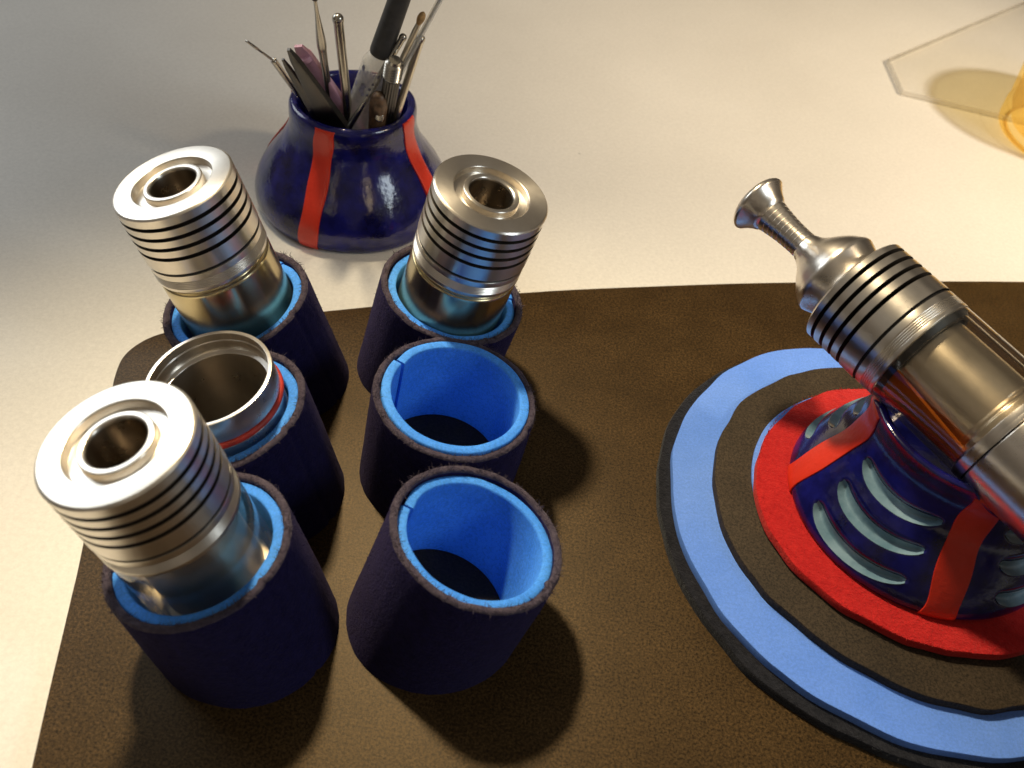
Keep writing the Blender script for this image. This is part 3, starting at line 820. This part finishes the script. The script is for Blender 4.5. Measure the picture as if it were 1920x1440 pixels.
# ------------------------------------------------------------------ the tube lying on the stand (local z runs towards its mouthpiece)
TL = 118.0
tube = empty("vaporizer_tube", DP + DA * TL, -DA)
tag(tube, "long steel vaporizer tube with flared mouthpiece lying across the striped stand", "vaporizer")
zs = TL                                   # local z of the seam under the cap
cz = zs + 13.2                            # top of the cap
capprof = [(0, cz), (9.0, cz), (DR - 0.5, cz), (DR, cz - 0.5)] + cap_grooves(DR, cz - 0.6, 2.3, 1.0, 0.85, 2.6, 4, 12.4)[1:]
shade_grooves(lathe("top_cap", bevel(capprof[:4], 0.3) + capprof[4:], "steel", tube, 128), DR)
tank_parts(tube, DR, zs + 0.3, 19.6, True, 1.0)
dn = (tube.matrix_world.to_3x3().inverted() @ Vector((-0.62, -0.76, -0.38))); a0 = math.atan2(dn.y, dn.x)
v, f = [], []; lz0, lz1 = zs - 5.4, zs - 23.6
for i in range(15):
    zz = lz0 + (lz1 - lz0) * i / 14
    for k in range(17):
        hw = radians(30 - 16 * i / 14); t = a0 + hw * (k / 8 - 1)
        v.append((10.3 * cos(t), 10.3 * sin(t), zz))
    for k in range(17):
        hw = radians(30 - 16 * i / 14); t = a0 + hw * (1 - k / 8)
        v.append((9.5 * cos(t), 9.5 * sin(t), zz))
for i in range(14):
    for k in range(34):
        k2 = (k + 1) % 34; f.append((i * 34 + k, i * 34 + k2, (i + 1) * 34 + k2, (i + 1) * 34 + k))
f.append(tuple(reversed(range(34)))); f.append(tuple(range(14 * 34, 15 * 34)))
build("liquid", v, f, "liquid", tube, True, 50)
zb = zs - 25.9
lathe("seal_ring", [(DR - 0.9, zb), (DR - 0.4, zb), (DR - 0.4, zb - 0.8), (DR - 0.9, zb - 0.8)], "rubber", tube, 96, 0.15, True)
lathe("battery_tube", [(DR - 1.2, zb - 0.6), (DR - 0.1, zb - 0.7), (DR - 0.1, zb - 22), (DR - 0.5, zb - 22.2), (DR - 0.5, zb - 22.9), (DR - 0.1, zb - 23.1), (DR - 0.1, 4), (DR - 1.5, 0.5), (0, 0.5)], "polished", tube, 96, 0.25)
neck = []
for i in range(9):
    h = 13.2 + i * 1.18; r = 2.85 + 0.0105 * max(0, h - 14.0) ** 2 + (0.05 * max(0, 14.0 - h) ** 2)
    neck += [(r, cz + h), (r - 0.16, cz + h + 0.08), (r - 0.13, cz + h + 0.28), (r + 0.02, cz + h + 0.36)]
tip_prof = bevel([(7.4, cz + 0.02), (7.6, cz + 0.6), (8.1, cz + 1.2), (9.25, cz + 4.2), (9.1, cz + 4.9)], 0.35)
tip_prof += smoothprof([(8.8, cz + 5.4), (7.8, cz + 7.0), (6.3, cz + 8.7), (4.8, cz + 10.1), (3.7, cz + 11.4), (3.05, cz + 12.8)], 24) + neck
tip_prof += smoothprof([(4.15, cz + 23.6), (4.75, cz + 24.7), (5.5, cz + 25.7), (6.25, cz + 26.5)], 12)
tip_prof += smoothprof([(6.4, cz + 26.8), (6.3, cz + 27.3), (5.4, cz + 28.1), (4.0, cz + 28.6), (2.8, cz + 28.6), (2.1, cz + 28.0), (2.0, cz + 20.0)], 20)
lathe("mouthpiece", tip_prof, "polished", tube, 96)
torus("mouthpiece_seal", 7.45, 0.35, cz + 0.35, "rubber", tube, 72, 8)

# ------------------------------------------------------------------ things at the back right of the desk
pl = [(128.2, 341.5), (170, 334.4), (300, 312), (380, 420), (290, 545), (127.0, 367.5)]
plate = extrude_outline("acrylic_plate", pl, DZ, DZ + 2.2, "acrylic", None, 0.3)
plate.data.materials.append(MAT["acrylic_edge"])
for p in plate.data.polygons:
    if abs(p.normal.z) < 0.9: p.material_index = 1
tag(plate, "thin clear plastic plate lying flat on the desk behind the yellow tub", "plate")

tub = empty("yellow_tub", (192.5, 326.5, DZ))
tag(tub, "translucent yellow plastic tub cut off by the right edge of the picture", "tub")
lathe("tub_wall", smoothprof([(26.5, 0.0), (29.2, 0.5), (30.2, 2.5), (30.3, 6), (30.4, 7.6)], 16) + smoothprof([(29.8, 8.2), (30.2, 12), (30.8, 20), (31.6, 31)], 20) +
      [(30.2, 31.2), (29.3, 20), (28.6, 9), (26, 3.0), (0, 2.5)], "yellow", tub, 96)
torus("foot_ring", 26.8, 0.5, 0.5, "yellow", tub, 72, 8)
torus("rim_bead", 30.9, 0.8, 31.2, "yellow", tub, 96, 10)
